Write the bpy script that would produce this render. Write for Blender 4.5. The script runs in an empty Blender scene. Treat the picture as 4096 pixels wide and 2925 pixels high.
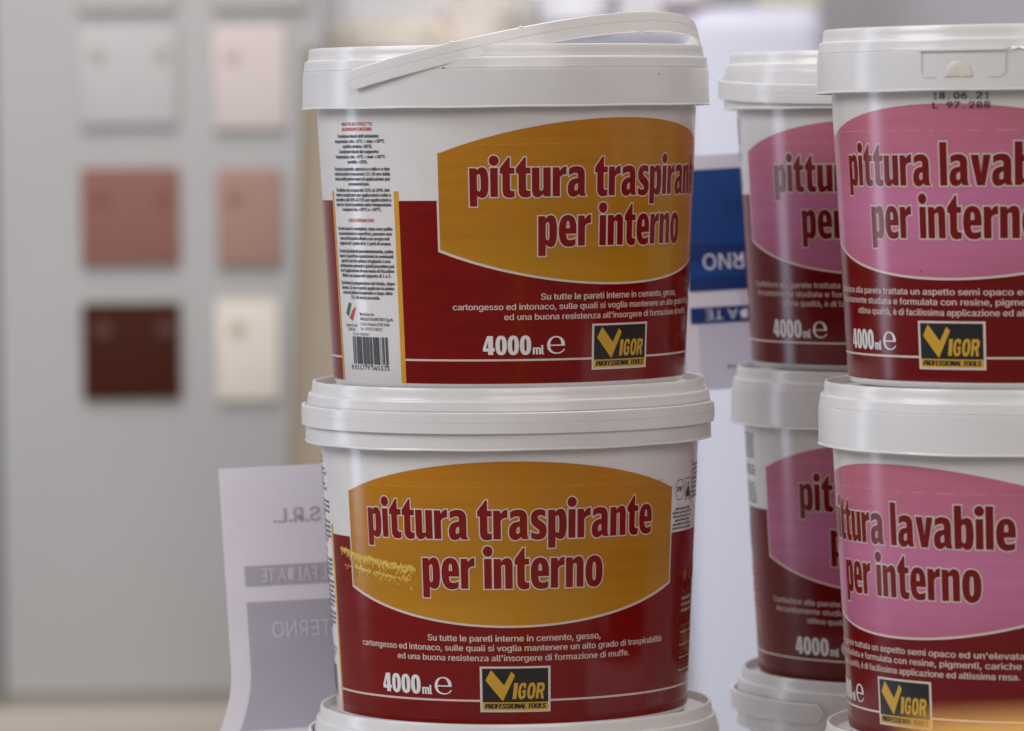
import bpy, bmesh, math, random, os
from mathutils import Vector, Matrix
from mathutils.geometry import tessellate_polygon
R_ = math.radians
S = bpy.context.scene

# ------------------------------------------------------------------ camera
cam_d = bpy.data.cameras.new('camera'); cam = bpy.data.objects.new('camera', cam_d)
S.collection.objects.link(cam); S.camera = cam
cam.matrix_world = Matrix.Translation((0, -2.4, 0.467)) @ Matrix.Rotation(R_(90-2.837), 4, 'X') @ Matrix.Rotation(R_(-0.65), 4, 'Z')
cam_d.lens = 164.5; cam_d.sensor_width = 36; cam_d.clip_start = 0.05; cam_d.clip_end = 60
cam_d.dof.use_dof = True; cam_d.dof.focus_distance = 2.315; cam_d.dof.aperture_fstop = 9.6
# ------------------------------------------------------------------ light
w = bpy.data.worlds.new('World'); S.world = w; w.use_nodes = True
wb = w.node_tree.nodes['Background']; wb.inputs[0].default_value = (1.0, 0.95, 0.92, 1); wb.inputs[1].default_value = 0.19
def area(name, loc, target, sx, sy, power, col):
    d = bpy.data.lights.new(name, 'AREA'); d.shape = 'RECTANGLE'; d.size = sx; d.size_y = sy; d.energy = power; d.color = col
    o = bpy.data.objects.new(name, d); S.collection.objects.link(o); o.location = loc
    o.rotation_euler = (Vector(target)-Vector(loc)).to_track_quat('-Z', 'Y').to_euler(); return o
area('window_light', (-2.9, 0.85, 0.9), (0, 0, 0.4), 0.50, 2.2, 13, (0.72, 0.80, 1.0))
area('ceiling_or_fill_light', (0.7, -3.7, 2.05), (0.12, 0, 0.3), 3.0, 1.5, 47, (1.0, 0.945, 0.915))
area('ceiling_or_fill_light', (-2.6, -1.0, 2.2), (0, 0, 0.35), 1.6, 1.6, 56, (0.91, 0.935, 1.0))  # soft bluish fill added on the left, not a lamp of the shop ceiling
area('ceiling_or_fill_light', (0.3, 0.4, 2.7), (0.1, 0, 0.3), 1.8, 1.6, 56, (1.0, 0.97, 0.95))
area('ceiling_or_fill_light', (-0.6, 2.2, 2.8), (-0.3, 3.6, 0.3), 2.0, 1.4, 50, (1.0, 0.98, 0.97))
S.view_settings.view_transform = 'Standard'; S.view_settings.look = 'None'; S.view_settings.exposure = 0.0; S.view_settings.gamma = 1
S.cycles.max_bounces = 8; S.cycles.use_denoising = True

# ------------------------------------------------------------------ materials
def lin(c):
    return tuple(((v/255)/12.92 if v/255 <= .04045 else ((v/255+.055)/1.055)**2.4) for v in c)
def mat(name, col, rough=.45, spec=.5, noise=.06, nscale=40, bump=0, bscale=200, sss=0, coat=0, stretch=(1, 1, 1)):
    m = bpy.data.materials.new(name); m.use_nodes = True; nt = m.node_tree; b = nt.nodes['Principled BSDF']
    b.inputs['Roughness'].default_value = rough; b.inputs['Specular IOR Level'].default_value = spec
    if coat: b.inputs['Coat Weight'].default_value = coat; b.inputs['Coat Roughness'].default_value = .12
    if sss:
        b.inputs['Subsurface Weight'].default_value = sss; b.inputs['Subsurface Radius'].default_value = (1, .85, .7); b.inputs['Subsurface Scale'].default_value = .003
    tc = nt.nodes.new('ShaderNodeTexCoord'); mp = nt.nodes.new('ShaderNodeMapping'); mp.inputs['Scale'].default_value = stretch
    nt.links.new(tc.outputs['Object'], mp.inputs[0])
    n = nt.nodes.new('ShaderNodeTexNoise'); n.inputs['Scale'].default_value = nscale; n.inputs['Detail'].default_value = 5
    nt.links.new(mp.outputs[0], n.inputs['Vector'])
    mr = nt.nodes.new('ShaderNodeMapRange'); mr.inputs[1].default_value = .25; mr.inputs[2].default_value = .75
    mr.inputs[3].default_value = 1-noise; mr.inputs[4].default_value = 1+noise; nt.links.new(n.outputs['Fac'], mr.inputs[0])
    mx = nt.nodes.new('ShaderNodeMix'); mx.data_type = 'RGBA'; mx.blend_type = 'MULTIPLY'; mx.inputs[0].default_value = 1
    mx.inputs[6].default_value = (*col, 1); nt.links.new(mr.outputs[0], mx.inputs[7]); nt.links.new(mx.outputs[2], b.inputs['Base Color'])
    rr = nt.nodes.new('ShaderNodeMapRange'); rr.inputs[3].default_value = rough*.85; rr.inputs[4].default_value = min(1, rough*1.2)
    nt.links.new(n.outputs['Fac'], rr.inputs[0]); nt.links.new(rr.outputs[0], b.inputs['Roughness'])
    if bump:
        n2 = nt.nodes.new('ShaderNodeTexNoise'); n2.inputs['Scale'].default_value = bscale; n2.inputs['Detail'].default_value = 3
        nt.links.new(mp.outputs[0], n2.inputs['Vector'])
        bp = nt.nodes.new('ShaderNodeBump'); bp.inputs['Strength'].default_value = bump; bp.inputs['Distance'].default_value = .001
        nt.links.new(n2.outputs['Fac'], bp.inputs['Height']); nt.links.new(bp.outputs[0], b.inputs['Normal'])
    return m
def mat_bands(name, stops, rough=.18):
    """printed ink whose tone drifts up the label (v = object Z in metres), with fine press streaks"""
    m = mat(name, (1, 1, 1), rough, .5, .07, 60, .03, 120, stretch=(.35, .35, 5)); nt = m.node_tree
    tc = nt.nodes.new('ShaderNodeTexCoord'); sp = nt.nodes.new('ShaderNodeSeparateXYZ'); nt.links.new(tc.outputs['Object'], sp.inputs[0])
    mr = nt.nodes.new('ShaderNodeMapRange'); mr.inputs[1].default_value = .05; mr.inputs[2].default_value = .135; nt.links.new(sp.outputs['Z'], mr.inputs[0])
    cr = nt.nodes.new('ShaderNodeValToRGB'); e = cr.color_ramp.elements
    while len(e) < len(stops): e.new(.5)
    for k, (p, c) in enumerate(stops): e[k].position = p; e[k].color = (*lin(c), 1)
    nt.links.new(mr.outputs[0], cr.inputs[0])
    mx = [n for n in nt.nodes if n.type == 'MIX'][0]; nt.links.new(cr.outputs[0], mx.inputs[6]); return m
M = {}
M['plastic'] = mat('white_plastic', (.72, .702, .695), .2, .5, .035, 30, .05, 90, sss=.25)
M['plastic_body'] = mat('white_plastic_body', (.71, .687, .672), .15, .5, .035, 30, .05, 90, sss=.25)
M['plastic_cream'] = mat('translucent_cream_plastic', (.69, .63, .55), .38, .5, .05, 60, .05, 90, sss=.3)
M['red'] = mat('label_red', lin((116, 12, 9)), .15, .5, .10, 70, .03, 120, stretch=(.5, .5, 3))
M['red_pink'] = mat('label_dark_red', lin((104, 8, 10)), .19, .5, .10, 70, .03, 120, stretch=(.5, .5, 3))
M['title'] = mat('title_red', lin((122, 12, 10)), .22, .5, .07, 90)
M['title_pink'] = mat('title_dark_red', lin((110, 10, 13)), .22, .5, .07, 90)
M['yellow'] = mat_bands('label_yellow', [(0, (182, 129, 30)), (.35, (170, 115, 26)), (.62, (174, 116, 26)), (1, (180, 118, 25))])
M['pink'] = mat_bands('label_pink', [(0, (178, 101, 128)), (.4, (190, 113, 150)), (.7, (184, 106, 132)), (1, (184, 106, 124))])
M['cream'] = mat('label_cream', (.62, .53, .47), .24, .5, .05, 90)
M['cream_text'] = mat('label_text_cream', (.60, .47, .42), .24, .5, .05, 90)
M['stripe'] = mat('label_stripe_amber', lin((205, 146, 44)), .34, .5, .05, 90)
M['white_ink'] = mat('label_white', (.71, .69, .68), .3, .5, .03, 60)
M['black_ink'] = mat('label_black', (.012, .011, .012), .35, .5, .1, 90)
M['grey_ink'] = mat('label_dark_grey', (.055, .05, .06), .4, .5, .1, 90)
M['badge_yellow'] = mat('badge_yellow', lin((196, 152, 44)), .34, .5, .05, 90)
M['red_text'] = mat('label_red_text', lin((186, 58, 48)), .35, .5, .05, 90)
M['green'] = mat('flag_green', lin((40, 110, 60)), .35)
M['gold_text'] = mat('label_gold_text', lin((150, 84, 22)), .35)
M['pink_text'] = mat('label_pink_text', lin((190, 84, 108)), .35)
M['seam'] = mat('label_seam_light', lin((198, 140, 48)), .34)
M['seam_pink'] = mat('label_seam_pink', lin((208, 138, 158)), .34)
M['scuff'] = mat('scuff_pale_yellow', lin((240, 208, 100)), .6, .3, .25, 300); M['scuff'].node_tree.nodes['Principled BSDF'].inputs['Alpha'].default_value = .5
M['scratch'] = mat('fine_scratch', lin((150, 90, 84)), .5)
M['speck'] = mat('dirt_speck', (.06, .05, .05), .8)

# ------------------------------------------------------------------ helpers
C = S.collection
def link(name, me, parent=None, mats=()):
    o = bpy.data.objects.new(name, me); C.objects.link(o)
    for m in mats: me.materials.append(m)
    if parent: o.parent = parent
    return o
def tag(o, label=None, cat=None, group=None, kind=None):
    if label: o['label'] = label
    if cat: o['category'] = cat
    if group: o['group'] = group
    if kind: o['kind'] = kind
    return o
def empty(name, loc, rz=0):
    o = bpy.data.objects.new(name, None); C.objects.link(o); o.location = loc; o.rotation_euler = (0, 0, rz)
    o.empty_display_size = .02; return o
def mesh_from(bm, name, smooth=True, ang=40):
    bmesh.ops.recalc_face_normals(bm, faces=bm.faces)
    me = bpy.data.meshes.new(name); bm.to_mesh(me); bm.free()
    if smooth:
        me.shade_smooth(); me.set_sharp_from_angle(angle=R_(ang))
    return me
def lathe(profile, name, n=200, ang=35, wob=None):
    bm = bmesh.new(); rings = []
    for r, z in profile:
        if r < 1e-6: rings.append([bm.verts.new((0, 0, z))]); continue
        ring = []
        for k in range(n):
            a = 2*math.pi*k/n; rr, zz = (r, z) if not wob else wob(r, z, a)
            ring.append(bm.verts.new((rr*math.sin(a), -rr*math.cos(a), zz)))
        rings.append(ring)
    for A, B in zip(rings, rings[1:]):
        for k in range(n):
            k2 = (k+1) % n
            if len(A) == 1: bm.faces.new((A[0], B[k], B[k2]))
            elif len(B) == 1: bm.faces.new((A[k], A[k2], B[0]))
            else: bm.faces.new((A[k], A[k2], B[k2], B[k]))
    return mesh_from(bm, name, True, ang)
def rounded_box(name, sx, sy, sz, bev=.004, seg=3):
    bm = bmesh.new(); bmesh.ops.create_cube(bm, size=1)
    bmesh.ops.scale(bm, vec=(sx, sy, sz), verts=bm.verts); bmesh.ops.translate(bm, vec=(0, 0, sz/2), verts=bm.verts)
    bmesh.ops.bevel(bm, geom=bm.edges[:], offset=bev, segments=seg, affect='EDGES', profile=.5)
    return mesh_from(bm, name, True, 40)

# ---- flat artwork: glyph outlines, text and shapes in millimetres (u across, v up)
def path(s, n=7):
    t = s.replace('Z', '').split(); pts = []; i = 0
    while i < len(t):
        c = t[i][0]
        if c in 'ML':
            pts.append((float(t[i][1:]), float(t[i+1]))); i += 2
        else:
            x0, y0 = pts[-1]; v = [float(t[i][1:])]+[float(q) for q in t[i+1:i+6]]; i += 6
            for k in range(1, n+1):
                f = k/n; g = 1-f
                pts.append((g**3*x0+3*g*g*f*v[0]+3*g*f*f*v[2]+f**3*v[4], g**3*y0+3*g*g*f*v[1]+3*g*f*f*v[3]+f**3*v[5]))
    if (pts[0][0]-pts[-1][0])**2+(pts[0][1]-pts[-1][1])**2 < 1e-8: pts.pop()
    return pts
def circ(cx, cy, r, n=20): return [(cx+r*math.cos(2*math.pi*k/n), cy+r*math.sin(2*math.pi*k/n)) for k in range(n)]
nP = path("M0 0 L0 1 L.24 1 L.26 .90 C.33 .98 .40 1.03 .48 1.03 C.62 1.03 .68 .93 .68 .75 L.68 0 L.41 0 L.41 .70 C.41 .77 .40 .80 .36 .80 C.32 .80 .29 .78 .27 .75 L.27 0 Z")
pO = "M0 -.32 L0 1 L.24 1 L.26 .91 C.32 .99 .39 1.03 .46 1.03 C.62 1.03 .69 .88 .69 .50 C.69 .12 .62 -.03 .46 -.03 C.39 -.03 .33 0 .27 .06 L.27 -.32 Z"
pH = "M.27 .74 C.30 .78 .32 .80 .35 .80 C.40 .80 .41 .74 .41 .50 C.41 .26 .40 .20 .35 .20 C.32 .20 .30 .22 .27 .26 Z"
G = {
 'n': ([[nP]], .755), 'u': ([[[(.68-x, 1-y) for x, y in nP]]], .755),
 'r': ([[path("M0 0 L0 1 L.24 1 L.26 .86 C.32 .98 .40 1.04 .51 1.03 L.51 .75 C.40 .76 .32 .72 .27 .64 L.27 0 Z")]], .56),
 'i': ([[path("M0 0 L0 1 L.27 1 L.27 0 Z")], [circ(.135, 1.25, .178)]], .345),
 't': ([[path("M0 .80 L0 .98 L.30 1.36 L.36 1.36 L.36 1.0 L.52 1.0 L.52 .80 L.36 .80 L.36 .30 C.36 .22 .40 .20 .45 .20 L.52 .21 L.52 .01 C.46 -.02 .40 -.03 .33 -.03 C.17 -.03 .09 .06 .09 .24 L.09 .80 Z")]], .575),
 'a': ([[path("M.05 .70 L.05 .94 C.13 1.0 .22 1.03 .34 1.03 C.56 1.03 .66 .93 .66 .72 L.66 .20 C.66 .10 .69 .04 .73 0 L.48 0 L.44 .09 C.38 .01 .31 -.03 .22 -.03 C.08 -.03 0 .07 0 .25 C0 .50 .13 .61 .39 .62 L.39 .70 C.39 .78 .36 .80 .29 .80 C.21 .80 .13 .77 .05 .70 Z"),
         path("M.39 .44 C.31 .43 .26 .38 .26 .29 C.26 .22 .28 .19 .32 .19 C.35 .19 .37 .21 .39 .24 Z")]], .77),
 's': ([[path("M.03 .04 L.03 .26 C.11 .21 .19 .18 .26 .18 C.31 .18 .33 .20 .33 .24 C.33 .30 .29 .33 .20 .39 C.07 .48 .02 .56 .02 .71 C.02 .92 .13 1.03 .33 1.03 C.42 1.03 .49 1.01 .55 .98 L.55 .75 C.48 .80 .42 .82 .36 .82 C.31 .82 .28 .80 .28 .75 C.28 .69 .33 .66 .41 .61 C.54 .52 .60 .45 .60 .29 C.60 .08 .49 -.03 .28 -.03 C.18 -.03 .09 -.01 .03 .04 Z")]], .65),
 'p': ([[path(pO), path(pH)]], .755),
 'e': ([[path("M.64 .04 L.64 .25 C.58 .21 .50 .19 .43 .19 C.32 .19 .28 .25 .28 .40 L.67 .40 L.67 .56 C.67 .88 .56 1.03 .35 1.03 C.12 1.03 0 .86 0 .50 C0 .14 .12 -.03 .38 -.03 C.48 -.03 .57 -.01 .64 .04 Z"),
         path("M.28 .59 L.41 .59 C.41 .75 .39 .83 .345 .83 C.30 .83 .28 .76 .28 .59 Z")]], .735),
 'o': ([[path("M.35 1.03 C.12 1.03 0 .86 0 .5 C0 .14 .12 -.03 .35 -.03 C.58 -.03 .70 .14 .70 .5 C.70 .86 .58 1.03 .35 1.03 Z"),
         path("M.35 .81 C.30 .81 .28 .74 .28 .5 C.28 .26 .30 .19 .35 .19 C.40 .19 .42 .26 .42 .5 C.42 .74 .40 .81 .35 .81 Z")]], .765),
 'l': ([[path("M0 0 L0 1.42 L.27 1.42 L.27 0 Z")]], .345),
 'b': ([[[(x, (1-y) if y > -.3 else 1.42) for x, y in path(pO)], [(x, 1-y) for x, y in path(pH)]]], .755),
 'v': ([[path("M0 1 L.28 1 L.36 .40 L.44 1 L.70 1 L.49 0 L.21 0 Z")]], .72),
 ' ': ([], .30),
 '4': ([[path("M.24 0 L.24 .18 L0 .18 L0 .36 L.20 1 L.47 1 L.47 .36 L.54 .36 L.54 .18 L.47 .18 L.47 0 Z"), path("M.24 .36 L.24 .70 L.14 .36 Z")]], .58),
 '0': ([[path("M.26 1.02 C.08 1.02 0 .86 0 .5 C0 .14 .08 -.02 .26 -.02 C.44 -.02 .52 .14 .52 .5 C.52 .86 .44 1.02 .26 1.02 Z"),
         path("M.26 .84 C.22 .84 .205 .74 .205 .5 C.205 .26 .22 .16 .26 .16 C.30 .16 .315 .26 .315 .5 C.315 .74 .30 .84 .26 .84 Z")]], .56),
}
ESIGN = [path("M.98 .50 C.98 .80 .78 1 .5 1 C.2 1 0 .78 0 .5 C0 .2 .2 0 .52 0 C.72 0 .88 .08 .98 .24 L.92 .28 C.84 .14 .72 .07 .56 .07 C.32 .07 .17 .22 .17 .45 L.98 .45 Z"),
         path("M.17 .52 L.78 .52 C.78 .78 .66 .93 .49 .93 C.31 .93 .19 .78 .17 .52 Z")]

class Art:
    """flat artwork; every face keeps a lift above the surface (mm) and a material index"""
    def __init__(s): s.f = []; s.mats = []
    def mi(s, m):
        if m not in s.mats: s.mats.append(m)
        return s.mats.index(m)
    def tri(s, pts, lift, m):
        a = 0
        for (x0, y0), (x1, y1) in zip(pts, pts[1:]+pts[:1]): a += x0*y1-x1*y0
        if abs(a) < 1e-9: return
        s.f.append((pts if a > 0 else pts[::-1], lift, s.mi(m)))
    def poly(s, loops, lift, m):
        vl = [[Vector((x, y, 0)) for x, y in l] for l in loops]; flat = [p for l in loops for p in l]
        for t in tessellate_polygon(vl): s.tri([flat[k] for k in t], lift, m)
    def rect(s, x0, y0, x1, y1, lift, m): s.tri([(x0, y0), (x1, y0), (x1, y1), (x0, y1)], lift, m)
    def halo(s, loop, d, lift, m, inner=-.25):
        n = len(loop); a = sum(loop[k][0]*loop[(k+1) % n][1]-loop[(k+1) % n][0]*loop[k][1] for k in range(n)); sg = 1 if a > 0 else -1
        def off(k, dist):
            p0, p, p1 = Vector(loop[k-1]), Vector(loop[k]), Vector(loop[(k+1) % n])
            e0 = (p-p0).normalized(); e1 = (p1-p).normalized(); n0 = Vector((e0.y, -e0.x))*sg; n1 = Vector((e1.y, -e1.x))*sg
            b = n0+n1
            if b.length < .2: return p+n0*dist
            b.normalize(); return p+b*(dist/max(.55, b.dot(n0)))
        o = [tuple(off(k, d)) for k in range(n)]; i = [tuple(off(k, inner)) for k in range(n)]
        for k in range(n): s.tri([i[k], o[k], o[(k+1) % n], i[(k+1) % n]], lift, m)
def glyphs(art, word, u0, u1, v0, xh, lift, m, halo=None, hm=None):
    adv = sum(G[c][1] for c in word); last = word[-1]; adv -= G[last][1]-max(p[0] for shp in G[last][0] for p in shp[0])
    sx = (u1-u0)/adv; x = 0
    for q, c in enumerate(word):
        for shp in G[c][0]:
            loops = [[(u0+(x+px)*sx, v0+py*xh) for px, py in l] for l in shp]
            art.poly(loops, lift, m)
            if halo:
                for k, l in enumerate(loops): art.halo(l, halo if k == 0 else -halo, lift-(.10 if q % 2 else .14), hm, -.25 if k == 0 else .25)
        x += G[c][1]
_tc = {}
try: FONT = bpy.data.fonts.load(os.path.join(bpy.utils.resource_path('LOCAL'), 'datafiles', 'fonts', 'Inter.woff2'))   # the sans that ships inside Blender
except Exception: FONT = None
def text_tris(body, off=0., shear=0., res=2):
    key = (body, off, shear, res)
    if key in _tc: return _tc[key]
    cu = bpy.data.curves.new('text', 'FONT'); cu.body = body; cu.size = 1; cu.font = FONT or cu.font; cu.shear = shear; cu.resolution_u = res; cu.fill_mode = 'FRONT'
    o = bpy.data.objects.new('text', cu); C.objects.link(o); bpy.context.view_layer.update()
    me = bpy.data.meshes.new_from_object(o.evaluated_get(bpy.context.evaluated_depsgraph_get()))
    bm = bmesh.new(); bm.from_mesh(me); bmesh.ops.triangulate(bm, faces=bm.faces[:])
    tr = [[(v.co.x, v.co.y) for v in f.verts] for f in bm.faces]
    bm.free(); bpy.data.meshes.remove(me); bpy.data.objects.remove(o); bpy.data.curves.remove(cu); _tc[key] = tr
    return tr
CAPH = max(y for t in text_tris('H') for _, y in t)
def text(art, body, u0, u1, v0, cap, lift, m, off=0., shear=0., mirror=False, rot180=False, width=None, align='fit', res=2):
    """fit a line of lettering into u0..u1; with width set, keep that width per mm cap height and centre it"""
    tr = text_tris(body, 0, shear, res)
    xs = [x for t in tr for x, _ in t]; a, b = min(xs), max(xs); sy = cap/CAPH; sx = (u1-u0)/(b-a)
    if width is not None:
        sx = sy*width; mid = (u0+u1)/2; u0, u1 = mid-(b-a)*sx/2, mid+(b-a)*sx/2
    for q, dx in enumerate((0, -off*sy, off*sy) if off else (0,)):    # heavier strokes: the same lettering struck again a hair to each side
        for t in tr:
            pts = []
            for x, y in t:
                X = (x-a)*sx; Y = y*sy
                if mirror: X = (u1-u0)-X
                if rot180: X = (u1-u0)-X; Y = -Y
                pts.append((u0+X+dx, v0+Y))
            art.tri(pts, lift+.006*q, m)
def wordbars(art, u0, u1, v, h, lift, m, seed, ragged=.25, centre=True):
    """a line too small and blurred to be read: word-long strokes with the ups and downs of letters"""
    r = random.Random(seed); L = (u1-u0)*(1-ragged*r.random()); x = (u0+u1-L)/2 if centre else u0; end = x+L
    while x < end-.3:
        wl = min(end-x, r.uniform(1.2, 4.5)); k = x
        while k < x+wl:
            g = r.uniform(.28, .5); hh = h*r.choice((.62, .62, .62, 1.0, .66)); bt = v-(h*.25 if r.random() < .12 else 0)
            art.rect(k, bt, k+g*.62, v+hh, lift, m)
            if r.random() < .6: art.rect(k+g*.62, v+hh*.35, min(k+g, x+wl), v+hh*.62, lift, m)
            k += g
        x += wl+.55
RB, RT, BH = .0900, .0972, .142
def wrap_point(u, v, lift):
    a = u/94.0; r = RB+(RT-RB)*(v/1000)/BH+lift/1000
    return (r*math.sin(a), -r*math.cos(a), v/1000), (math.sin(a), -math.cos(a), -(RT-RB)/BH)
def build_art(art, name, cut=None, mapper=wrap_point):
    """cut the flat artwork along u so that it can bend, then lay it on the surface"""
    bm = bmesh.new(); ll = bm.faces.layers.float.new('lift')
    for pts, lift, mi in art.f:
        f = bm.faces.new([bm.verts.new((x, y, 0)) for x, y in pts]); f[ll] = lift; f.material_index = mi
    if cut:
        xs = [v.co.x for v in bm.verts]; k = math.floor(min(xs)/cut)+1
        while k*cut < max(xs):
            X = k*cut
            fs = [f for f in bm.faces if min(v.co.x for v in f.verts) < X-1e-6 and max(v.co.x for v in f.verts) > X+1e-6]
            if fs:
                g = set(fs)
                for f in fs: g.update(f.edges); g.update(f.verts)
                bmesh.ops.bisect_plane(bm, geom=list(g), plane_co=(X, 0, 0), plane_no=(1, 0, 0), dist=1e-7)
            k += 1
    nv = [None]*len(bm.verts); bm.verts.index_update()
    for f in bm.faces:
        for v in f.verts:
            p, n = mapper(v.co.x, v.co.y, f[ll]); nv[v.index] = (p, n)
    nor = []
    for v in bm.verts:
        q = nv[v.index]
        if q is None: nor.append((0, 0, 1)); continue
        v.co = q[0]; nor.append(Vector(q[1]).normalized())
    me = bpy.data.meshes.new(name); bm.to_mesh(me); bm.free(); me.shade_smooth(); me.normals_split_custom_set_from_vertices(nor)
    for m in art.mats: me.materials.append(m)
    return me
D = 94*math.pi/180     # mm of label per degree

# ------------------------------------------------------------------ the label artwork
def arc_panel():
    cT, cB = (57.2*D, 117.6), (58.0*D, 69.8)
    def arc(w_, vc, va, n=60):
        s = va-vc; out = []
        for k in range(n+1):
            t = -1+2*k/n; rr = (w_*w_+s*s)/(2*abs(s)); x = t*w_
            out.append((x, vc+math.copysign(math.sqrt(max(0, rr*rr-x*x))-(rr-abs(s)), s)))
        return out
    return arc(cT[0], cT[1], 134.2), arc(cB[0], cB[1], 52.5)
def fill_between(a, lo, hi, lift, m):
    for k in range(len(lo)-1): a.tri([lo[k], lo[k+1], hi[k+1], hi[k]], lift, m)
def make_label(pinkish):
    top, bot = arc_panel(); me = {}
    red, ttl = (M['red_pink'], M['title_pink']) if pinkish else (M['red'], M['title'])
    pan = M['pink'] if pinkish else M['yellow']
    a = Art()
    # colour fields: red foot, cream keyline, coloured panel, foot line, pale column
    if pinkish: a.rect(-180*D, 3.2, 180*D, 94, .05, red)
    else: a.rect(-73*D, 3.2, 180*D, 94, .05, red); a.rect(-180*D, 3.2, -105*D, 94, .05, red)
    t2 = [(x*1.012, v) for x, v in top]; b2 = [(x*1.012, v-1.1) for x, v in bot]
    lo = [(x, v) for x, v in b2]; hi = [(x*1.0, min(94.6, v)) for x, v in t2]
    fill_between(a, lo, [(lo[k][0], hi[k][1]) for k in range(len(lo))], .10, M['cream'])
    fill_between(a, bot, [(bot[k][0], 117.6) for k in range(len(bot))], .15, pan)
    fill_between(a, [(top[k][0], 117.6) for k in range(len(top))], top, .15, pan)
    for sx in (-1, 1):   # slanted sides: trim to the corner width
        pass
    for u0, u1 in ((-73, -10.3), (11.8, 180)): a.rect(u0*D, 14.4, u1*D, 15.4, .10, M['cream'])
    a.rect(-180*D, 14.4, (-180 if pinkish else -105.5)*D, 15.4, .10, M['cream'])
    if pinkish: a.rect(-180*D, 14.4, -73*D, 15.4, .10, M['cream'])
    if not pinkish:
        a.rect(-105.6*D, 3.2, -104.2*D, 98.7, .12, M['stripe']); a.rect(-73.5*D, 3.2, -71.7*D, 98.7, .12, M['stripe'])
    r = random.Random(3); x = -46*D
    sm = M['seam_pink'] if pinkish else M['seam']
    while x < 52*D:
        L = r.uniform(2, 14); a.rect(x, 121.45, x+L, 121.62+.08*r.random(), .17, sm); x += L+r.uniform(0, 7)
    me['printed_label'] = build_art(a, 'printed_label', 2.5)
    # headline
    a = Art()
    if pinkish: glyphs(a, 'pittura lavabile', -40.0*D, 38.7*D, 95.8, 14.4, .42, ttl, .62, M['cream'])
    else: glyphs(a, 'pittura traspirante', -48.3*D, 47.6*D, 95.6, 14.3, .42, ttl, .62, M['cream'])
    glyphs(a, 'per interno', -27.9*D, 28.7*D, 71, 14.9, .42, ttl, .62, M['cream'])
    me['headline'] = build_art(a, 'headline', 3)
    # description
    a = Art(); ct = M['cream_text']
    if pinkish:
        text(a, "Conferisce alla parete trattata un aspetto semi opaco ed un'elevata resistenza.", -57*D, 57.5*D, 44.4, 3.0, .2, ct, .02)
        text(a, "Accuratamente studiata e formulata con resine, pigmenti, cariche minerali di", -55.5*D, 55.8*D, 39.6, 3.0, .2, ct, .02)
        text(a, "ottima qualità, è di facilissima applicazione ed altissima resa.", -39*D, 39.3*D, 34.6, 3.0, .2, ct, .02)
    else:
        text(a, "Su tutte le pareti interne in cemento, gesso,", -27*D, 28.3*D, 44.6, 3.1, .2, ct, .022)
        text(a, "cartongesso ed intonaco, sulle quali si voglia mantenere un alto grado di traspirabilità", -54.4*D, 54.4*D, 39.8, 3.0, .2, ct, .02)
        text(a, "ed una buona resistenza all'insorgere di formazione di muffe.", -38.4*D, 39.3*D, 34.8, 3.0, .2, ct, .02)
    me['description_text'] = build_art(a, 'description_text', 3)
    # volume
    a = Art(); wi = M['white_ink']
    glyphs(a, '4000', -45.2*D, -30.2*D, 17.6, 9.3, .2, wi)
    text(a, 'ml', -29.5*D, -26.3*D, 17.6, 4.6, .2, wi, .03)
    a.poly([[(-25.2*D+x*5.9*D, 17.7+y*8.8) for x, y in l] for l in ESIGN], .2, wi)
    me['volume_mark'] = build_art(a, 'volume_mark', 3)
    # badge
    a = Art(); u0, uw, v0, vh = -10.3*D, 22.1*D, 9.2, 22.9
    P = lambda x, y: (u0+uw*x, v0+vh*y)
    a.rect(*P(0, 0), *P(1, 1), .2, M['cream']); a.rect(*P(.034, .048), *P(.966, .218), .25, M['badge_yellow']); a.rect(*P(.034, .218), *P(.966, .955), .25, M['black_ink'])
    a.poly([[P(*q) for q in ((.161, .924), (.341, .590), (.446, .885), (.498, .802), (.322, .238), (.079, .698))]], .3, M['badge_yellow'])
    a.poly([[P(*q) for q in ((.457, .287), (.513, .287), (.539, .637), (.483, .637))]], .3, M['badge_yellow'])
    gor = {'G': [path("M.92 .98 L.92 .72 L.66 .68 C.66 .80 .62 .84 .53 .84 C.40 .84 .34 .74 .34 .5 C.34 .26 .40 .16 .54 .16 C.60 .16 .64 .18 .66 .22 L.66 .38 L.52 .38 L.52 .56 L.94 .56 L.94 .12 C.84 .03 .70 -.02 .52 -.02 C.18 -.02 0 .16 0 .5 C0 .84 .18 1.02 .52 1.02 C.68 1.02 .82 .99 .92 .92 L.92 .80 Z".replace('M.92 .98 L.92 .72 L.66 .68', 'M.92 .70 L.64 .66').replace(' L.92 .80', ' '))],
           'O': [path("M.5 1.02 C.17 1.02 0 .84 0 .5 C0 .16 .17 -.02 .5 -.02 C.83 -.02 1 .16 1 .5 C1 .84 .83 1.02 .5 1.02 Z"), path("M.5 .82 C.38 .82 .34 .70 .34 .5 C.34 .30 .38 .18 .5 .18 C.62 .18 .66 .30 .66 .5 C.66 .70 .62 .82 .5 .82 Z")],
           'R': [path("M0 0 L0 1 L.55 1 C.84 1 .96 .90 .96 .71 C.96 .58 .90 .48 .78 .44 L1 0 L.66 0 L.50 .38 L.33 .38 L.33 0 Z"), path("M.33 .58 L.50 .58 C.59 .58 .63 .63 .63 .70 C.63 .77 .59 .81 .50 .81 L.33 .81 Z")]}
    for c, x0, x1 in (('G', .540, .655), ('O', .668, .785), ('R', .798, .915)):
        a.poly([[P(x0+(x1-x0)*x+.026*(y-.5), .287+.35*y) for x, y in l] for l in gor[c]], .3, M['badge_yellow'])
    text(a, 'PROFESSIONAL TOOLS', P(.07, 0)[0], P(.93, 0)[0], P(0, .083)[1], vh*.105, .3, M['black_ink'], .055, .25)
    me['logo_badge'] = build_art(a, 'logo_badge', 3)
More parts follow.
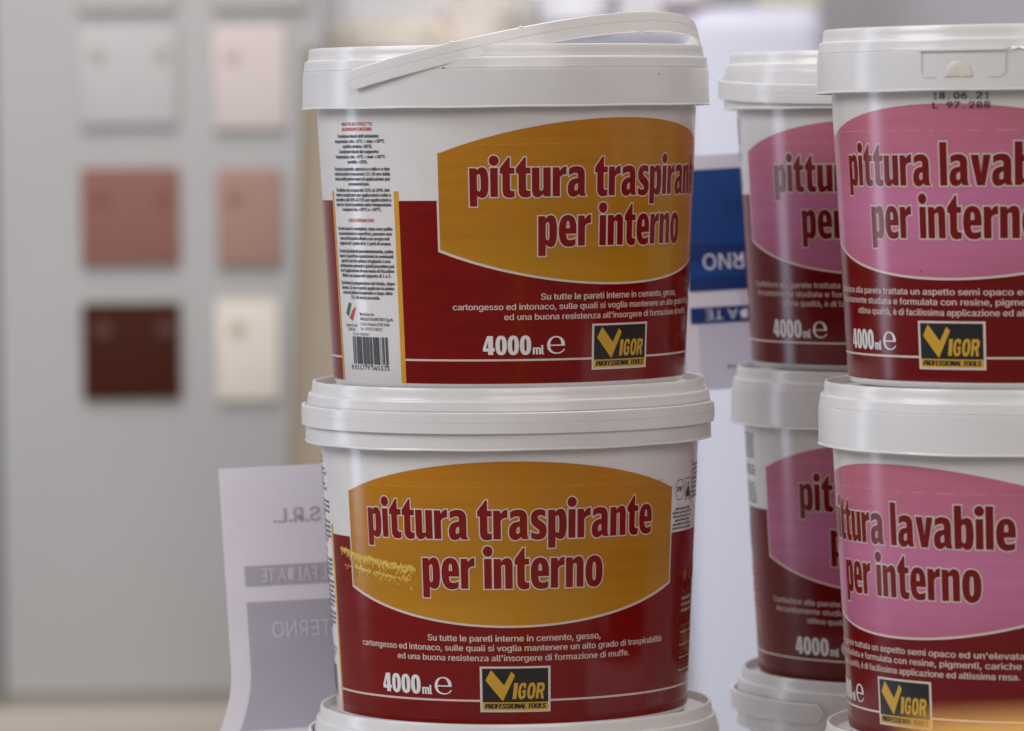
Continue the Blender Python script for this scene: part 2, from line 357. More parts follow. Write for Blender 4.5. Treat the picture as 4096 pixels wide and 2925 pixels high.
    # instruction column
    a = Art(); bk = M['grey_ink']; c0, c1 = -102.2*D, -74.6*D; cap = 1.68
    if not pinkish:
        def para(lines, v, pitch, m=bk, hf=1.0, bold=.036):
            for k, t in enumerate(lines):
                tr = text_tris(t); xs = [x for q in tr for x, _ in q]
                wd = min((c1-c0), (max(xs)-min(xs))*cap/CAPH*hf); mid = (c0+c1)/2
                text(a, t, mid-wd/2, mid+wd/2, v-k*pitch-cap, cap, .2, m, bold)
        para(["ADATTA ALL'UTILIZZO", "IN AMBIENTI INTERNI"], 133.2, 2.6, M['red_text'], .95, .03)
        para(["Condizioni ideali dell'ambiente:", "temperatura: min. +5°C ÷ max +30°C", "umidità relativa <85%.", "Condizioni ideali del supporto:", "temperatura: min. +5°C ÷ max +30°C", "umidità: <10%."], 127.2, 2.58)
        para(["Va stesa a pennello, spruzzo o a rullo e a due", "mani lasciando trascorrere 12÷18 ore dalla", "stesura della prima mano di applicazione per", "sovraverniciare."], 110.8, 2.5)
        para(["Va diluita con acqua dal 15% al 20% del", "volume complessivo per applicazioni a rullo o", "pennello e dal 20% al 25% per applicazioni a", "spruzzo. Usare il prodotto entro temperature", "comprese tra +10°C e +30°C."], 100.2, 2.42)
        para(["CICLO OPERATIVO"], 85.0, 2.5, M['red_text'], 1, .03)
        para(["Su muri nuovi è consigliato, dopo aver pulito", "accuratamente la superficie, passare una", "mano di fissativo diluito con acqua nel", "rapporto di 1 parte di in 3 parti di acqua."], 80.9, 2.45)
        para(["Su muri già pitturati precedentemente, pulire", "bene la superficie asportando le eventuali", "parti di vecchie pitture sfoglianti o non", "perfettamente aderenti e quindi procedere poi", "con l'applicazione di una mano di fissativo", "diluito con acqua nel rapporto di 1 a 3."], 69.6, 2.45)
        para(["Terminata la preparazione del fondo, dopo", "almeno 12 ore si potrà applicare la prima", "mano di pittura traspirante e dopo altre", "12÷18 ore la seconda."], 53.6, 2.42)
        f0 = -100.3*D; f1 = -93.3*D
        Fp = lambda x, y: (f0+(f1-f0)*x, 33.6+9.2*y)
        a.poly([[Fp(*q) for q in ((.38, 1), (.62, .95), (.30, .22), (.05, .38))]], .2, M['green'])
        a.poly([[Fp(*q) for q in ((.70, .62), (1, .78), (.66, 0), (.36, .14))]], .2, M['red_text'])
        text(a, 'PRODOTTO IN', f0, f1, 30.7, 1.2, .2, bk, .02); text(a, 'ITALIA', f0+2, f1-2, 28.6, 1.5, .2, bk, .02)
        for k, (t, e) in enumerate((('Distribuito da:', -84), ('VIGLIETTA MATTEO S.p.A.', -75.8), ('12045 Fossano (CN) Italia', -77.5), ('Tel. +39 0172 638211', -80.5))):
            text(a, t, -91.3*D, e*D, 36.4-k*2.45, 1.5, .2, bk, .03 if k == 1 else .012)
        text(a, 'VI-40-TRASP40', -96*D, -87*D, 26.4, 1.3, .2, bk, .012)
        me['instruction_column'] = build_art(a, 'instruction_column')
        a = Art(); r = random.Random(11); x = -96.4*D
        while x < -78.4*D:
            wd = r.choice((.28, .28, .55, .85, 1.1)); a.rect(x, 12.0 if r.random() > .1 else 10.8, x+wd, 25.8, .2, bk); x += wd+r.choice((.25, .3, .55, .8))
        text(a, '8 011779 345331', -98*D, -78.2*D, 9.2, 2.3, .2, bk, .015)
        me['barcode'] = build_art(a, 'barcode')
    else:
        for v, n, q in ((133.4, 7, 1), (116.0, 3, 2), (106.6, 6, 3)):
            for k in range(n): wordbars(a, -86*D, -66.5*D, v-2.0*k, 1.35, .2, bk, q*31+k, .2, True)
        a.rect(-86*D, 71, -81*D, 86, .2, M['green']); a.rect(-85.4*D, 72, -81.6*D, 78.5, .25, M['white_ink'])
        for k, v in enumerate((54.6, 46.0, 37.2)):
            wordbars(a, -85*D, -69.6*D, v, 2.6, .2, M['pink_text'], 40+k, .0); wordbars(a, -85*D, -69.8*D, v+3.1, 2.6, .2, M['pink_text'], 50+k, .0)
            a.rect(-85*D, v-.1, -69.9*D, v+5.8, .15, M['pink_text'])
        for k in range(4): wordbars(a, -80*D, -62*D, 24.5-2.0*k, 1.2, .2, M['gold_text'], 90+k)
        me['instruction_column'] = build_art(a, 'instruction_column')
    # symbols right of the panel
    a = Art(); bk = M['grey_ink']
    hexa = [(60.0*D, 115.4), (61.6*D, 120.2), (65*D, 120.2), (66.6*D, 115.4), (65*D, 110.4), (61.6*D, 110.4)]
    a.halo(hexa, .16, .2, bk, -.16); text(a, 'PP', 61.6*D, 65*D, 114.2, 2.6, .2, bk, .03)
    def box(u0, v0, u1, v1, m=bk, d=.16): a.halo([(u0, v0), (u1, v0), (u1, v1), (u0, v1)], d, .2, m, -d)
    box(67.6*D, 109.8, 73*D, 120.4)
    a.poly([circ(70.2*D, 117.6, .9, 10)], .2, bk); a.poly([[(68.8*D, 111), (71.8*D, 111), (71.2*D, 116.4), (69.6*D, 116.4)]], .2, bk)
    a.rect(68.4*D, 111.2, 68.9*D, 114.6, .2, bk); a.rect(71.9*D, 110.6, 72.4*D, 114, .2, bk)
    box(74*D, 107.5, 96*D, 129)
    for k in range(8): wordbars(a, 74.6*D, 95*D, 126-2.3*k, 1.5, .2, bk, 60+k, .1)
    for v in (123.4, 116.3): a.rect(74*D, v, 96*D, v+.2, .2, bk)
    for k in range(6): wordbars(a, 58.9*D, 74.5*D, 105.1-1.95*k, 1.45, .2, bk, 20+k, .25 if k in (0, 3) else .05)
    gt = M['gold_text']
    for k in range(4): box((68+k*6)*D, 63, (73+k*6)*D, 75.5, gt); a.rect((69.2+k*6)*D, 68.5, (71.6+k*6)*D, 74, .2, gt)
    for k in range(3): wordbars(a, 68*D, 82*D, 58.6-3.1*k, 1.9, .2, M['cream_text'], 130+k, .4, False)
    wordbars(a, 68*D, 80*D, 44.6, 1.8, .2, gt, 140, 0, False)
    for k in range(11): wordbars(a, 67.6*D, 86*D, 41.5-2.15*k, 1.35, .2, gt if k % 3 else M['cream_text'], 150+k, .15, False)
    me['symbol_panel'] = build_art(a, 'symbol_panel')
    return me
LABEL_Y, LABEL_P = make_label(False), make_label(True)

# ------------------------------------------------------------------ bucket pieces
HB = .1707
body_me = lathe([(0, .0015), (.086, .0015), (.0875, 0), (.0888, .0004), (.0898, .0022)]+[(RB+(RT-RB)*v/142, v/1000) for v in (3, 40, 80, 120, 142)]+[(.0981, .162), (.0985, .164), (.0968, .1645), (.0955, .162), (.0945, .13), (0, .128)], 'bucket_body', 240, 50)
body_me.materials.append(M['plastic_body'])
def lid_mesh(recess, seed):
    r = random.Random(seed); ph = [r.uniform(0, 6.28) for _ in range(4)]
    T = HB
    def wob(rr, z, a):
        k = max(0, min(1, (T-.01-z)/.02))
        return rr+k*(.00022*math.sin(3*a+ph[0])+.00014*math.sin(7*a+ph[1])+.00006*math.sin(23*a+ph[3])), z+k*(.00025*math.sin(2*a+ph[2])+.0001*math.sin(11*a+ph[0]))
    p = [(0, T-recess-.0002), (.06, T-recess-.0002), (.0975, T-recess), (.0984, T-recess+.0006), (.0988, T-.0008), (.0992, T-.0002), (.0998, T), (.1004, T-.0002), (.1007, T-.0009), (.10085, T-.0030), (.1012, T-.0054), (.10145, T-.0060), (.1018, T-.0062), (.1026, T-.0064), (.10285, T-.0068), (.1029, T-.0074), (.1034, T-.0108), (.1035, T-.0113), (.10325, T-.01145), (.1033, T-.0119), (.1037, T-.0121),
         (.1039, T-.0160), (.1041, T-.0296), (.1045, T-.0303), (.1044, T-.0308), (.1036, T-.0308), (.1033, T-.0295), (.1024, T-.012), (.1, T-.009), (.0988, T-.008), (0, T-.0078)]
    me = lathe(p, 'bucket_lid', 240, 28, wob); me.materials.append(M['plastic']); return me
def handle_mesh(p1_deg, tilt_deg, Rp=.1056, Rd=.1056, width=.0104, thick=.0016, nubs=(), z0=HB-.0171, side=1, span=(0., 1.), twist=0):
    """half-ring strap from one pivot round to the other; tilt lifts it about the pivot axis"""
    a1 = R_(p1_deg); p1 = Vector((math.sin(a1), -math.cos(a1), 0)); a2 = R_(p1_deg+90*side); d = Vector((math.sin(a2), -math.cos(a2), 0)); up = Vector((0, 0, 1))
    def frame(f):
        t = R_(tilt_deg+twist*(f-.5)); return d*math.cos(t)+up*math.sin(t), up*math.cos(t)-d*math.sin(t)
    bm = bmesh.new(); rings = []; n = 120
    for k in range(n+1):
        f = span[0]+(span[1]-span[0])*k/n; ph = math.pi*f; dd, ww = frame(f)
        c = p1*(Rp*math.cos(ph))+dd*(Rd*math.sin(ph)); rad = (p1*math.cos(ph)+dd*math.sin(ph)).normalized()
        e = min(f-span[0], span[1]-f)*math.pi*Rp/.0045; wf = math.sqrt(max(.02, 1-(1-min(1, e))**2)); h = width/2*wf; ring = []
        for y, x in ((-1, 0), (-1, .8), (-.94, 1), (-.05, 1), (-.03, .9), (.03, .9), (.05, 1), (.94, 1), (1, .8), (1, 0)):
            ring.append(bm.verts.new(c+rad*(x*thick)+ww*(y*h)+up*z0))
        rings.append(ring)
    for A, B in zip(rings, rings[1:]):
        for k in range(len(A)): bm.faces.new((A[k], A[(k+1) % len(A)], B[(k+1) % len(A)], B[k]))
    bm.faces.new(rings[0]); bm.faces.new(rings[-1][::-1])
    for f, edge in nubs:
        ph = math.pi*f; dd, ww = frame(f); c = p1*(Rp*math.cos(ph))+dd*(Rd*math.sin(ph))+ww*(edge*width/2)+up*z0; rad = (p1*math.cos(ph)+dd*math.sin(ph)).normalized()
        bmesh.ops.create_icosphere(bm, subdivisions=1, radius=.0009, matrix=Matrix.Translation(c+rad*.0008) @ Matrix.Diagonal((1.4, 1, .9, 1)))
    me = mesh_from(bm, 'bucket_handle', True, 30); me.materials.append(M['plastic']); return me
def lid_wrap(u, v, lift):     # onto the lid skirt: u in degrees*D, v in mm above the bucket base
    a = u/94.0; r = .10405+lift/1000; return (r*math.sin(a), -r*math.cos(a), v/1000), (math.sin(a), -math.cos(a), 0)
def socket_mesh(d0, d1):
    """moulded window round the handle pivot: raised lip on three sides, half-round boss inside"""
    bm = bmesh.new()
    def pt(deg, v, l): p, _ = lid_wrap(deg*D, v, l); return Vector(p)
    def bar(pts, wd, hi, lo=-.6):
        n = len(pts); rows = []
        for k, (g, v) in enumerate(pts):
            t = Vector(((pts[min(n-1, k+1)][0]-pts[max(0, k-1)][0])*1.8, pts[min(n-1, k+1)][1]-pts[max(0, k-1)][1])).normalized(); nn = (-t.y/1.8*wd/2, t.x*wd/2)
            rows.append([bm.verts.new(pt(g+nn[0], v+nn[1], lo)), bm.verts.new(pt(g+nn[0]*.7, v+nn[1]*.7, hi)), bm.verts.new(pt(g-nn[0]*.7, v-nn[1]*.7, hi)), bm.verts.new(pt(g-nn[0], v-nn[1], lo))])
        for A, B in zip(rows, rows[1:]):
            for k in range(4): bm.faces.new((A[k], A[(k+1) % 4], B[(k+1) % 4], B[k]))
        bm.faces.new(rows[0]); bm.faces.new(rows[-1][::-1])
    top = 158.2; low = 146.6
    bar([(d0-.4+(d1-d0+.8)*k/16, top+.9) for k in range(17)], 1.5, 1.1)
    def corner(sd): 
        g = d0 if sd < 0 else d1; out = [(g, top), (g, low+3.2)]
        for k in range(1, 7): b = k*15; out.append((g+(-sd)*(1-math.cos(R_(b)))*1.8, low+3.2-math.sin(R_(b))*3.2))
        out.append((g-sd*4.2, low)); return out
    bar(corner(-1), .9, .45); bar(corner(1), .9, .45)
    return mesh_from(bm, 'handle_socket', True, 35)
def boss_mesh(dc):
    bm = bmesh.new(); n = 24; rows = []
    for s, l in ((1, -.5), (1, .25), (.86, .75), (.5, .55), (.05, .3)):
        rows.append([bm.verts.new(lid_wrap(dc*D+6.3*s*math.cos(math.pi*k/n), 146.6+7.4*s*math.sin(math.pi*k/n), l)[0]) for k in range(n+1)])
    for A, B in zip(rows, rows[1:]):
        for k in range(n): bm.faces.new((A[k], A[k+1], B[k+1], B[k]))
    return mesh_from(bm, 'pivot_boss', True, 35)

def bucket(loc, rot_deg, label_set, text_label, group, recess, seed, zs=1.0, handle=None):
    """paint_bucket > body > label pieces; lid; handle.  The handle is given in world bearing"""
    rt = empty('paint_bucket', loc, R_(rot_deg)); tag(rt, text_label, 'paint bucket', group); rt.scale = (1, 1, zs)
    b = link('body', body_me, rt)
    for n, me in label_set.items(): link(n, me, b)
    ld = link('lid', lid_mesh(recess, seed), rt); ld.rotation_euler = (0, 0, R_(-rot_deg))
    if handle: h = link('handle', handle_mesh(**handle), rt); h.rotation_euler = (0, 0, R_(-rot_deg))
    return rt, b, ld

# ------------------------------------------------------------------ the setting
floor_m = mat('shop_floor_grey', (.42, .41, .40), .5, .4, .08, 6)
bm = bmesh.new(); bmesh.ops.create_grid(bm, x_segments=2, y_segments=2, size=9); o = link('floor', mesh_from(bm, 'floor', False), None, [floor_m]); o.location = (0, 0, -.55); tag(o, kind='structure')
shelf_m = mat('shelf_white', (.62, .61, .60), .5, .4, .05, 12)
o = link('display_shelf', rounded_box('display_shelf', 1.6, .62, .03, .003), None, [shelf_m]); o.location = (.2, .1, -.03); tag(o, kind='structure')
o = link('display_plinth', rounded_box('display_plinth', 1.5, .54, .52, .004), None, [shelf_m]); o.location = (.2, .1, -.55); tag(o, kind='structure')
wall_m = mat('back_wall_grey', lin((204, 200, 207)), .7, .3, .03, 3)
o = link('wall', rounded_box('wall', 9, .1, 3.4, .002), None, [wall_m]); o.location = (0, 4.7, -.55); tag(o, kind='structure')

GY, GP = 'buckets with yellow fronts in the left stack', 'buckets with pink fronts in the two right stacks'
H1 = dict(p1_deg=-46.9, tilt_deg=17.0, Rp=.1054, Rd=.0945, width=.0102, twist=11, nubs=((.31, 1), (.52, -1), (.655, -1), (.2, 1)))
_, lf_top_body, lf_top_lid = bucket((-.0014, 0, .3403), 37.1, LABEL_Y, 'topmost yellow-fronted paint bucket with its white handle lifted above the lid', GY, .0026, 1, 1, H1)
rt, lf_body, _ = bucket((-.0019, 0, .1712), .35, LABEL_Y, 'yellow-fronted paint bucket with a pale scuff, in the middle of the left stack', GY, .0042, 2, 1, dict(p1_deg=-99, tilt_deg=0, Rp=.1048, Rd=.1048))
bucket((0, .001, 0), 12, LABEL_Y, 'lowest bucket of the left stack, only its white lid showing at the bottom edge', GY, .005, 3, .1752/HB, dict(p1_deg=100, tilt_deg=0))
_, rf_body, rf_lid = bucket((.2537, -.127, .3446), -32.2, LABEL_P, 'topmost pink-fronted bucket on the front right, black date code under its lid', GP, .0026, 4)
_, rf2_body, _ = bucket((.2520, -.139, .1752), -50.0, LABEL_P, 'pink-fronted bucket second from the top of the front right stack', GP, .0042, 5)
bucket((.2520, -.135, 0), -20, LABEL_P, 'lowest front right bucket, only a sliver of its lid rim showing at the bottom edge', GP, .005, 6, .1794/HB)
bucket((.2218, .1653, .3385), -16.6, LABEL_P, 'topmost pink-fronted bucket of the rear right stack, half hidden, handle sagging on its lid', GP, .0026, 7, 1, dict(p1_deg=-104, tilt_deg=-3.2, z0=HB-.0176))
_, _, rb_lid = bucket((.2246, .170, .1676), -8.0, LABEL_P, 'rear right pink-fronted bucket in the middle of its stack, instruction text at its left edge', GP, .0042, 8)
bucket((.2262, .172, 0), 5, LABEL_P, 'lowest rear right bucket with a rounded handle end over its lid', GP, .005, 9, .1722/HB, dict(p1_deg=-36, tilt_deg=0, side=-1))

# small marks on single buckets
sk = link('handle_socket', socket_mesh(-36, -13.2), rf_lid, [M['plastic']]); bs = link('pivot_boss', boss_mesh(-25.5), rf_lid, [M['plastic_cream']])
link('handle_socket', socket_mesh(-35.5, -13), rb_lid, [M['plastic']])
a = Art()
for row, v in (('18.06.21', 136.3), ('L 97.288', 131.9)):
    for k, ch in enumerate(row):
        wd = {'1': .8, '.': .4, ' ': 0}.get(ch, 1.65); g = -2.6+k*2.18+(.45 if ch in '1.' else 0)
        if wd: text(a, ch, g*D, (g+wd)*D, v, 3.0, .5, M['black_ink'], .015)
link('date_code', build_art(a, 'date_code'), rf_body)
# torn lip of the lid at the right of the socket
bm = bmesh.new(); r = random.Random(8); rows = []
for k in range(40):
    g = -11.5+k*.9; e = 158.8+.9*math.sin(k*.7)+r.uniform(-.5, .5)
    rows.append([bm.verts.new(lid_wrap(g*D, v_, l)[0]) for v_, l in ((160.2+r.uniform(-.3, .3), -.8), (159.9, .15+.25*r.random()), (e, .55+.3*r.random()), (e-.35, .2), (e-.3, -.6))])
for A, B in zip(rows, rows[1:]):
    for k in range(4): bm.faces.new((A[k], A[k+1], B[k+1], B[k]))
link('torn_lip', mesh_from(bm, 'torn_lip', True, 60), rf_lid, [M['plastic']])
# pale abrasion across the yellow panel of the middle bucket
a = Art(); r = random.Random(5)
def flakes(u0, v0, u1, v1, n, spread, size, drop):
    for k in range(n):
        if r.random() < drop: continue
        f = (k+r.random())/n; u = u0+(u1-u0)*f; v = v0+(v1-v0)*f-abs(r.gauss(0, spread)); sx = size*r.uniform(.35, 1.1); sy = size*r.uniform(.5, 1.7); m_ = r.randint(6, 9)
        a.poly([[(u+sx*r.uniform(.45, 1.1)*math.cos(2*math.pi*q/m_), v+sy*r.uniform(.4, 1.15)*math.sin(2*math.pi*q/m_)) for q in range(m_)]], .445+.0006*k, M['scuff'])
def smear(u0, v0, u1, v1, th, seed):     # ragged streak: smooth above, torn teeth below
    q = random.Random(seed); n = 90; top = []; low = []
    for k in range(n+1):
        f = k/n; e = min(1, 6*f, 6*(1-f)); u = u0+(u1-u0)*f; v = v0+(v1-v0)*f
        top.append((u, v+.35*math.sin(k*.6)+.25*q.random())); low.append((u+.1*q.random(), v-th*e*q.choice((.35, .6, .8, 1.0, 1.35))))
    fill_between(a, low, top, .435, M['scuff'])
smear(-64.6*D, 88.2, -58.8*D, 86.6, 1.9, 1); smear(-58.9*D, 86.0, -31*D, 80.6, 2.1, 2); smear(-56.5*D, 79.6, -48*D, 77.8, 1.7, 3); smear(-46*D, 77.6, -37*D, 75.4, 1.3, 4)
flakes(-65*D, 88.6, -59.0*D, 87.0, 40, 1.6, .8, .08); flakes(-59.5*D, 86.8, -30.5*D, 81.2, 230, 1.9, .85, .06); flakes(-48*D, 84.0, -30.5*D, 79.6, 90, 1.6, .6, .15)
flakes(-63*D, 79.6, -56*D, 78.6, 16, 1.2, .6, .25); flakes(-57*D, 81.0, -48*D, 78.4, 44, 2.0, .8, .2); flakes(-49*D, 78.6, -32*D, 75.0, 80, 1.8, .75, .25)
link('scuff_mark', build_art(a, 'scuff_mark', 3), lf_body)

# ------------------------------------------------------------------ paper signs
def sheet_art(name, art, mapper, parent, cut=6): return link(name, build_art(art, name, cut, mapper), parent)
paper = mat('paper_white', lin((226, 221, 230)), .6, .3, .03, 30)
ghost = mat('show_through_grey', lin((176, 173, 186)), .6, .3, .04, 40)
ghost_t = mat('show_through_lettering', lin((212, 205, 218)), .6, .3, .03, 40)
ghost_k = mat('show_through_dark_lettering', lin((180, 174, 182)), .6, .3, .03, 40)
blue = mat('sign_blue', lin((18, 66, 132)), .4, .4, .08, 40); blue_d = mat('sign_dark_blue', lin((12, 50, 112)), .4, .4, .08, 40)
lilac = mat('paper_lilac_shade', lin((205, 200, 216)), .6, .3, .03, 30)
# left: seen from behind, leaning on the back of the yellow stack, lower corner curling forward.  Sheet in mm, origin top left
def left_map(u, v, lift):
    th = R_(2.25); b = -v/150.0; k = max(0, b-.72)/.28
    x = u*math.cos(th)-v*math.sin(th)*1.25; z = u*math.sin(th)+v*math.cos(th)
    cu = k*k*max(0, 1-u/150)
    nx = -.15*b*0
    return (-.1585+x/1000-.0125*cu, .110-lift/1000-.024*cu+.004*math.sin(u/40)*b, .2888+z/1000), (0, -1, .25*k)
lp = Art(); lp.rect(0, -149, 205, 0, 0, paper)
sign = empty('paper_sign', (0, 0, 0)); tag(sign, 'white paper sign seen from behind, grey mirrored lettering, standing left of the yellow stack', 'paper sign')
# sheet needs cuts both ways: build as strips
lp = Art()
for k in range(40): lp.rect(0, -149*(k+1)/40, 205, -149*k/40, 0, paper)
sheet_art('sheet', lp, left_map, sign)
pr = Art()
pr.rect(10.6, -64.2, 190, -53.4, .25, ghost)
for k in range(24): pr.rect(10.6, -73-(k+1)*68/24, 190, -73-k*68/24, .25, ghost)
text(pr, 'S.R.L.', 28, 53, -30.5, 7.6, .25, ghost_k, .02, mirror=True)
text(pr, 'IL FAI DA TE', 19.5, 57.5, -62.3, 7.2, .5, ghost_t, .01, mirror=True)
text(pr, 'INTERNO', 23.5, 66.5, -92.6, 8.6, .5, ghost_t, .0, mirror=True)
sheet_art('show_through_print', pr, left_map, sign)
# right: printed side, hung upside down on the white panel.  Origin lower left corner
def right_map(u, v, lift):
    th = R_(2.6); q = .911e-3
    return (.1007+(u*math.cos(th)-v*math.sin(th))*q, .2845-lift/1000+.0012*math.sin(u/14), .3180+(u*math.sin(th)+v*math.cos(th))*q), (0, -1, 0)
sign = empty('paper_sign', (0, 0, 0)); tag(sign, 'blue and white printed sign turned upside down behind the rear right stack', 'paper sign')
rp = Art(); rp.rect(0, 0, 205, 148, 0, paper); sheet_art('sheet', rp, right_map, sign)
pr = Art(); pr.rect(4.5, 42.0, 195, 52.2, .3, blue_d); pr.rect(4.5, 62.5, 195, 139, .3, blue); pr.rect(4.5, 62.5, 195, 71.5, .35, blue_d); pr.rect(4.5, 80.5, 195, 92, .35, blue_d)
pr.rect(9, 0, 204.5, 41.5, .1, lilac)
text(pr, 'DA TE', 14.2, 40.5, 50.4, 6.2, .5, paper, .0, rot180=True); text(pr, 'INTERNO', 14.2, 71.0, 85.6, 9.8, .5, paper, .0, rot180=True)
text(pr, 'FAI', 43.5, 58, 50.4, 6.2, .5, paper, .0, rot180=True); text(pr, 'IL', 34.5, 39.5, 61, 7, .5, lilac, .0, rot180=True); text(pr, 'LT', 28, 38.5, 118, 7, .5, blue_d, .02, rot180=True)
wordbars(pr, 26, 60, 13.5, 1.9, .3, M['grey_ink'], 9, 0, False)
sheet_art('print', pr, right_map, sign)

# ------------------------------------------------------------------ background
panel_white = mat('display_panel_white', lin((208, 209, 224)), .5, .3, .03, 6, .3, 14, stretch=(1.6, 1, .12))
def slab(name, x0, x1, y0, y1, z0, z1, m, bev=.004, rz=0, parent=None):
    o = link(name, rounded_box(name, x1-x0, y1-y0, z1-z0, bev), parent, [m]); o.location = ((x0+x1)/2, (y0+y1)/2, z0); o.rotation_euler = (0, 0, R_(rz)); return o
o = slab('display_panel', .2006, .363, 2.90, 3.06, -.55, .606, panel_white, .03); tag(o, 'tall white display panel far behind the gap between the yellow and pink stacks, blurred', 'display panel')
def dim(c): return tuple(.85*q for q in lin(c))
board_m = mat('swatch_board_grey', dim((199, 198, 197)), .6, .3, .03, 4)
BY = 3.606                                   # front of the swatch board
bd = empty('swatch_board', (-.4445, BY, -.25)); tag(bd, 'blurred grey upright board on the left, carrying the colour samples', 'board')
def board_part(name, *a_):
    o = slab(name, *a_); o.parent = bd; o.matrix_parent_inverse = Matrix.Translation((.4445, -BY, .25)); return o
board_part('panel', -.6600, -.234, BY, BY+.04, -.2494, 1.2, board_m, .006)
board_part('side_edge', -.676, -.6606, BY-.006, BY+.046, -.2494, 1.2, mat('board_edge_dark', (.24, .24, .25), .6), .001)
board_part('groove', -1.5, .33, BY+.006, BY+.06, -.2663, -.2497, mat('groove_grey', dim((176, 172, 164)), .7), .001)
lg = slab('ledge', -1.6, .33, BY-.09, BY+.3, -.55, -.2665, mat('ledge_beige', dim((208, 196, 184)), .6, .3, .05, 6), .004); tag(lg, 'low beige ledge under the grey swatch board at the bottom left', 'ledge')
pin_m = mat('pin_grey_beige', dim((186, 174, 164)), .5, .4, .03, 20)
def swatch(x0, x1, z0, z1, col, label, pins, pc=(186, 176, 168)):
    rt = empty('colour_swatch', ((x0+x1)/2, BY, z0)); tag(rt, label, 'colour swatch', 'colour swatches on the grey board')
    o = link('plate', rounded_box('plate', x1-x0, .009, z1-z0, .0015), rt, [mat('swatch_paint', dim(col), .6, .15, .03, 16)]); o.location = (0, -.005, 0)
    pm = mat('pin_head', dim(pc), .5, .4, .03, 20)
    for px, pz in pins:
        bm = bmesh.new(); bmesh.ops.create_cone(bm, cap_ends=True, segments=24, radius1=.0105, radius2=.0095, depth=.004, matrix=Matrix.Translation((px-(x0+x1)/2, -.0110, pz-z0)) @ Matrix.Rotation(R_(90), 4, 'X'))
        link('pin', mesh_from(bm, 'pin', True, 40), rt, [pm])
Lx = (-.5495, -.4252); Rx = (-.3779, -.2568)
swatch(*Lx, .6301, .76, (214, 212, 210), 'pale grey swatch cut off by the top edge, above the off-white one', [])
swatch(*Rx, .6304, .76, (214, 208, 206), 'pale swatch cut off by the top edge, above the pinkish one', [])
swatch(*Lx, .4834, .6094, (212, 211, 210), 'off-white colour swatch in the top row, left column', [(-.5261, .5755), (-.4437, .5756)], (198, 192, 184))
swatch(-.3779, -.2850, .4768, .6077, (234, 220, 216), 'pinkish white colour swatch in the top row, right column', [(-.3544, .5735)], (220, 204, 196))
swatch(*Lx, .3046, .4282, (157, 110, 100), 'dusty rose brown colour swatch above the dark brown one', [(-.5261, .3936), (-.4437, .3936)], (148, 102, 92))
swatch(-.3745, -.2935, .3019, .4246, (184, 146, 133), 'salmon beige colour swatch above the cream one', [(-.3544, .392)], (170, 136, 122))
swatch(-.5505, -.4255, .1320, .2550, (74, 32, 16), 'dark chocolate brown colour swatch at the bottom left', [(-.524, .2214), (-.4434, .2214)], (104, 70, 62))
swatch(-.3790, -.2985, .1294, .2567, (250, 240, 227), 'cream colour swatch beside the dark brown one', [(-.3524, .222)], (214, 202, 184))
roll_m = mat('roll_beige', dim((176, 161, 141)), .8, .3, .05, 6)
bm = bmesh.new()
bmesh.ops.create_cone(bm, cap_ends=True, segments=96, radius1=.0786, radius2=.0786, depth=1.122, matrix=Matrix.Translation((0, 0, .561)))
bmesh.ops.bevel(bm, geom=[e for e in bm.edges if abs(e.calc_face_angle(0)) > 1], offset=.003, segments=2, affect='EDGES')
o = link('paper_roll', mesh_from(bm, 'paper_roll', True, 40), None, [roll_m]); o.location = (-.2165, 3.04, -.554); o.rotation_euler = (0, R_(2.9), 0)
tag(o, 'blurred beige roll standing upright between the grey board and the yellow stack', 'roll')
cab_m = mat('cabinet_grey', dim((178, 178, 190)), .6, .3, .03, 6)
o = slab('cabinet', -.300, .393, 3.757, 4.28, -.55, .540, cab_m, .004); tag(o, 'blurred grey cabinet behind the top yellow-fronted bucket', 'cabinet')
def sack(name, x0, x1, y, z0, z1, dy, col, label, cat, seed, rough=.5):
    bm = bmesh.new(); bmesh.ops.create_icosphere(bm, subdivisions=4, radius=1); r = random.Random(seed); ph = [r.uniform(0, 6.28) for _ in range(6)]
    for v in bm.verts:
        c = v.co; q = Vector([math.copysign(abs(t)**.55, t) for t in c])
        n = 1+.05*math.sin(5*c.x+ph[0])*math.sin(4*c.z+ph[1])+.035*math.sin(11*c.x+ph[2]+3*c.z)+.03*math.sin(9*c.z+ph[3]+4*c.y)
        v.co = Vector((q.x*(x1-x0)/2*n, q.y*dy/2*n, (q.z*n if q.z > -.6 else q.z)*(z1-z0)/2+(z1-z0)/2))
    o = link(name, mesh_from(bm, name, True, 180), None, [mat(name+'_film', lin(col), rough, .5, .05, 20, .3, 30)]); o.location = ((x0+x1)/2, y, z0); tag(o, label, cat); return o
T = .540
sack('plaster_bag', -.258, -.070, 4.05, T, .74, .2, (250, 250, 255), 'blurred white bag above the left end of the lid, behind a lower cream bag', 'bag', 1)
sack('plaster_bag', -.245, -.078, 3.86, T, .624, .12, (246, 236, 222), 'blurred low cream bag just above the left end of the lid', 'bag', 6)
sack('plaster_bag', -.092, .018, 3.90, T, .650, .2, (226, 214, 204), 'blurred taupe bag above the lid where the handle starts to rise', 'bag', 2)
sack('plaster_bag', -.070, .060, 4.12, T, .75, .16, (250, 244, 236), 'blurred tall cream bag standing behind the taupe bag', 'bag', 8)
sack('plaster_bag', .030, .150, 3.90, .600, .70, .2, (252, 251, 255), 'blurred white bag directly above the middle of the lifted handle', 'bag', 3)
sack('plaster_bag', .128, .300, 4.14, T, .74, .18, (252, 250, 255), 'blurred white bag above the highest part of the lifted handle', 'bag', 4)
o = slab('grey_carton', .012, .318, 3.78, 4.02, T, .600, cab_m, .003); tag(o, 'blurred grey box on the cabinet, seen through the opening under the lifted handle', 'box')
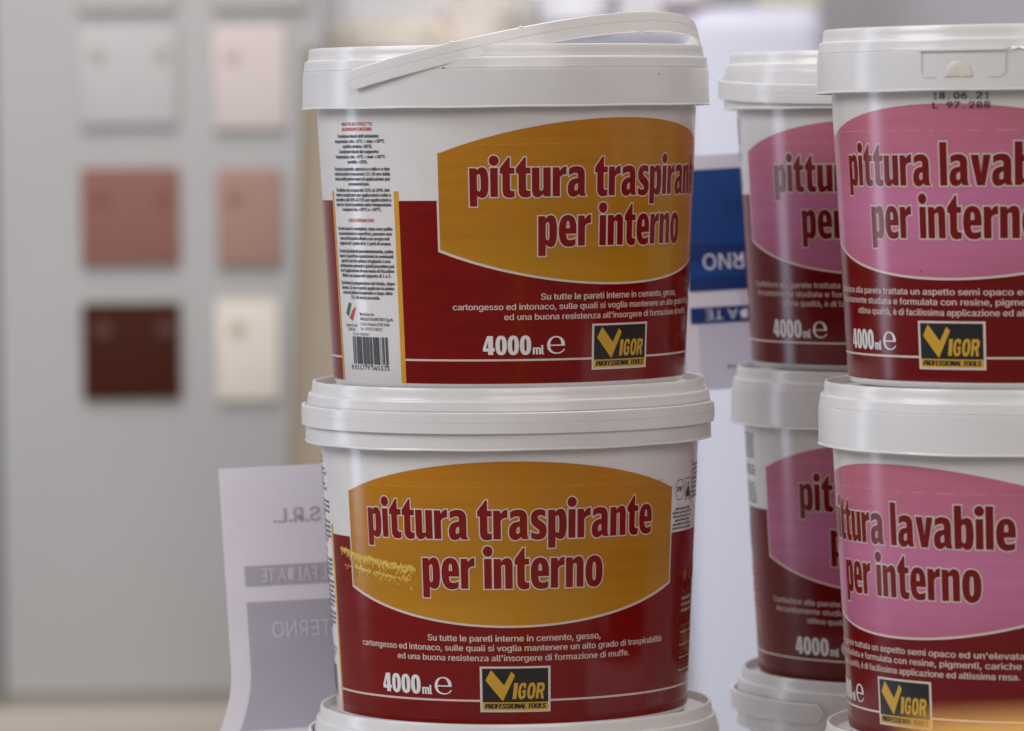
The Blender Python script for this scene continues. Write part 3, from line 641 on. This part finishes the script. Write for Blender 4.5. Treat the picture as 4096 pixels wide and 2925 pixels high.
o = slab('white_box', .195, .318, 3.80, 4.00, .600, .6185, mat('box_white', lin((240, 238, 244)), .5), .003); tag(o, 'blurred flat white box under the plum coloured tray', 'box')
o = slab('tool_tray', .205, .285, 3.81, 3.93, .6185, .637, mat('tray_plum', lin((120, 98, 110)), .5), .003); tag(o, 'blurred plum coloured tray above the right end of the handle', 'tray')
o = slab('leaning_board', -.046, .046, -.008, .008, 0, 1.5, mat('leaning_board_cream', lin((232, 228, 212)), .6), .003)
o.location = (.343, 4.40, -.548); o.rotation_euler = (0, R_(3.0), 0); tag(o, 'blurred cream board leaning between the white panel and the grey wall', 'board')
# amber carton added close to the lens for the amber blur bottom right
ct = empty('block', (.182, -1.43, -.55), R_(12)); tag(ct, 'very blurred amber carton in the bottom right foreground corner', 'block')
link('box', rounded_box('box',   .17, .14, .8875, .003), ct, [mat('block_amber', lin((206, 146, 18)), .5, .4, .06, 20)])
o = link('pale_patch', rounded_box('pale_patch', .05, .0012, .48, .0004), ct, [mat('block_pale', lin((240, 228, 208)), .5, .4, .04, 20)]); o.location = (.050, -.0704, .388)
# specks and scratches that single out some of the tubs
def marks(name, parent, mp, pts, m, stretch=1):
    for k, (g, v, sz) in enumerate(pts):
        a = Art(); r = random.Random(k+len(pts)); a.poly([[(g*D+sz*stretch*r.uniform(.6, 1.2)*math.cos(q*.9), v+sz*r.uniform(.5, 1.1)*math.sin(q*.9)) for q in range(7)]], .5, m)
        link(name, build_art(a, name, None, mp), parent)
marks('dirt_speck', lf_top_lid, lid_wrap, [(46.8, 155.5, .55), (-17, 159.2, .5), (12, 147, .2), (-38, 149, .22)], M['speck'])
marks('dirt_speck', rf_body, wrap_point, [(-8.5, 55.5, .5), (14, 88, .2)], M['speck'])
marks('dirt_speck', lf_top_body, wrap_point, [(-4, 109, .28), (-21, 84, .22)], M['speck'])
marks('scratch', lf_top_body, wrap_point, [(-18, 6.5, .22), (-17.4, 9, .18), (-62, 22, .10)], M['scratch'], 2.2)
marks('scratch', rf2_body, wrap_point, [(24, 22, .25), (33, 17, .18)], M['scratch'], 2)
marks('scratch', lf_body, wrap_point, [(8, 5.5, .18), (41, 28, .14)], M['scratch'], 2)
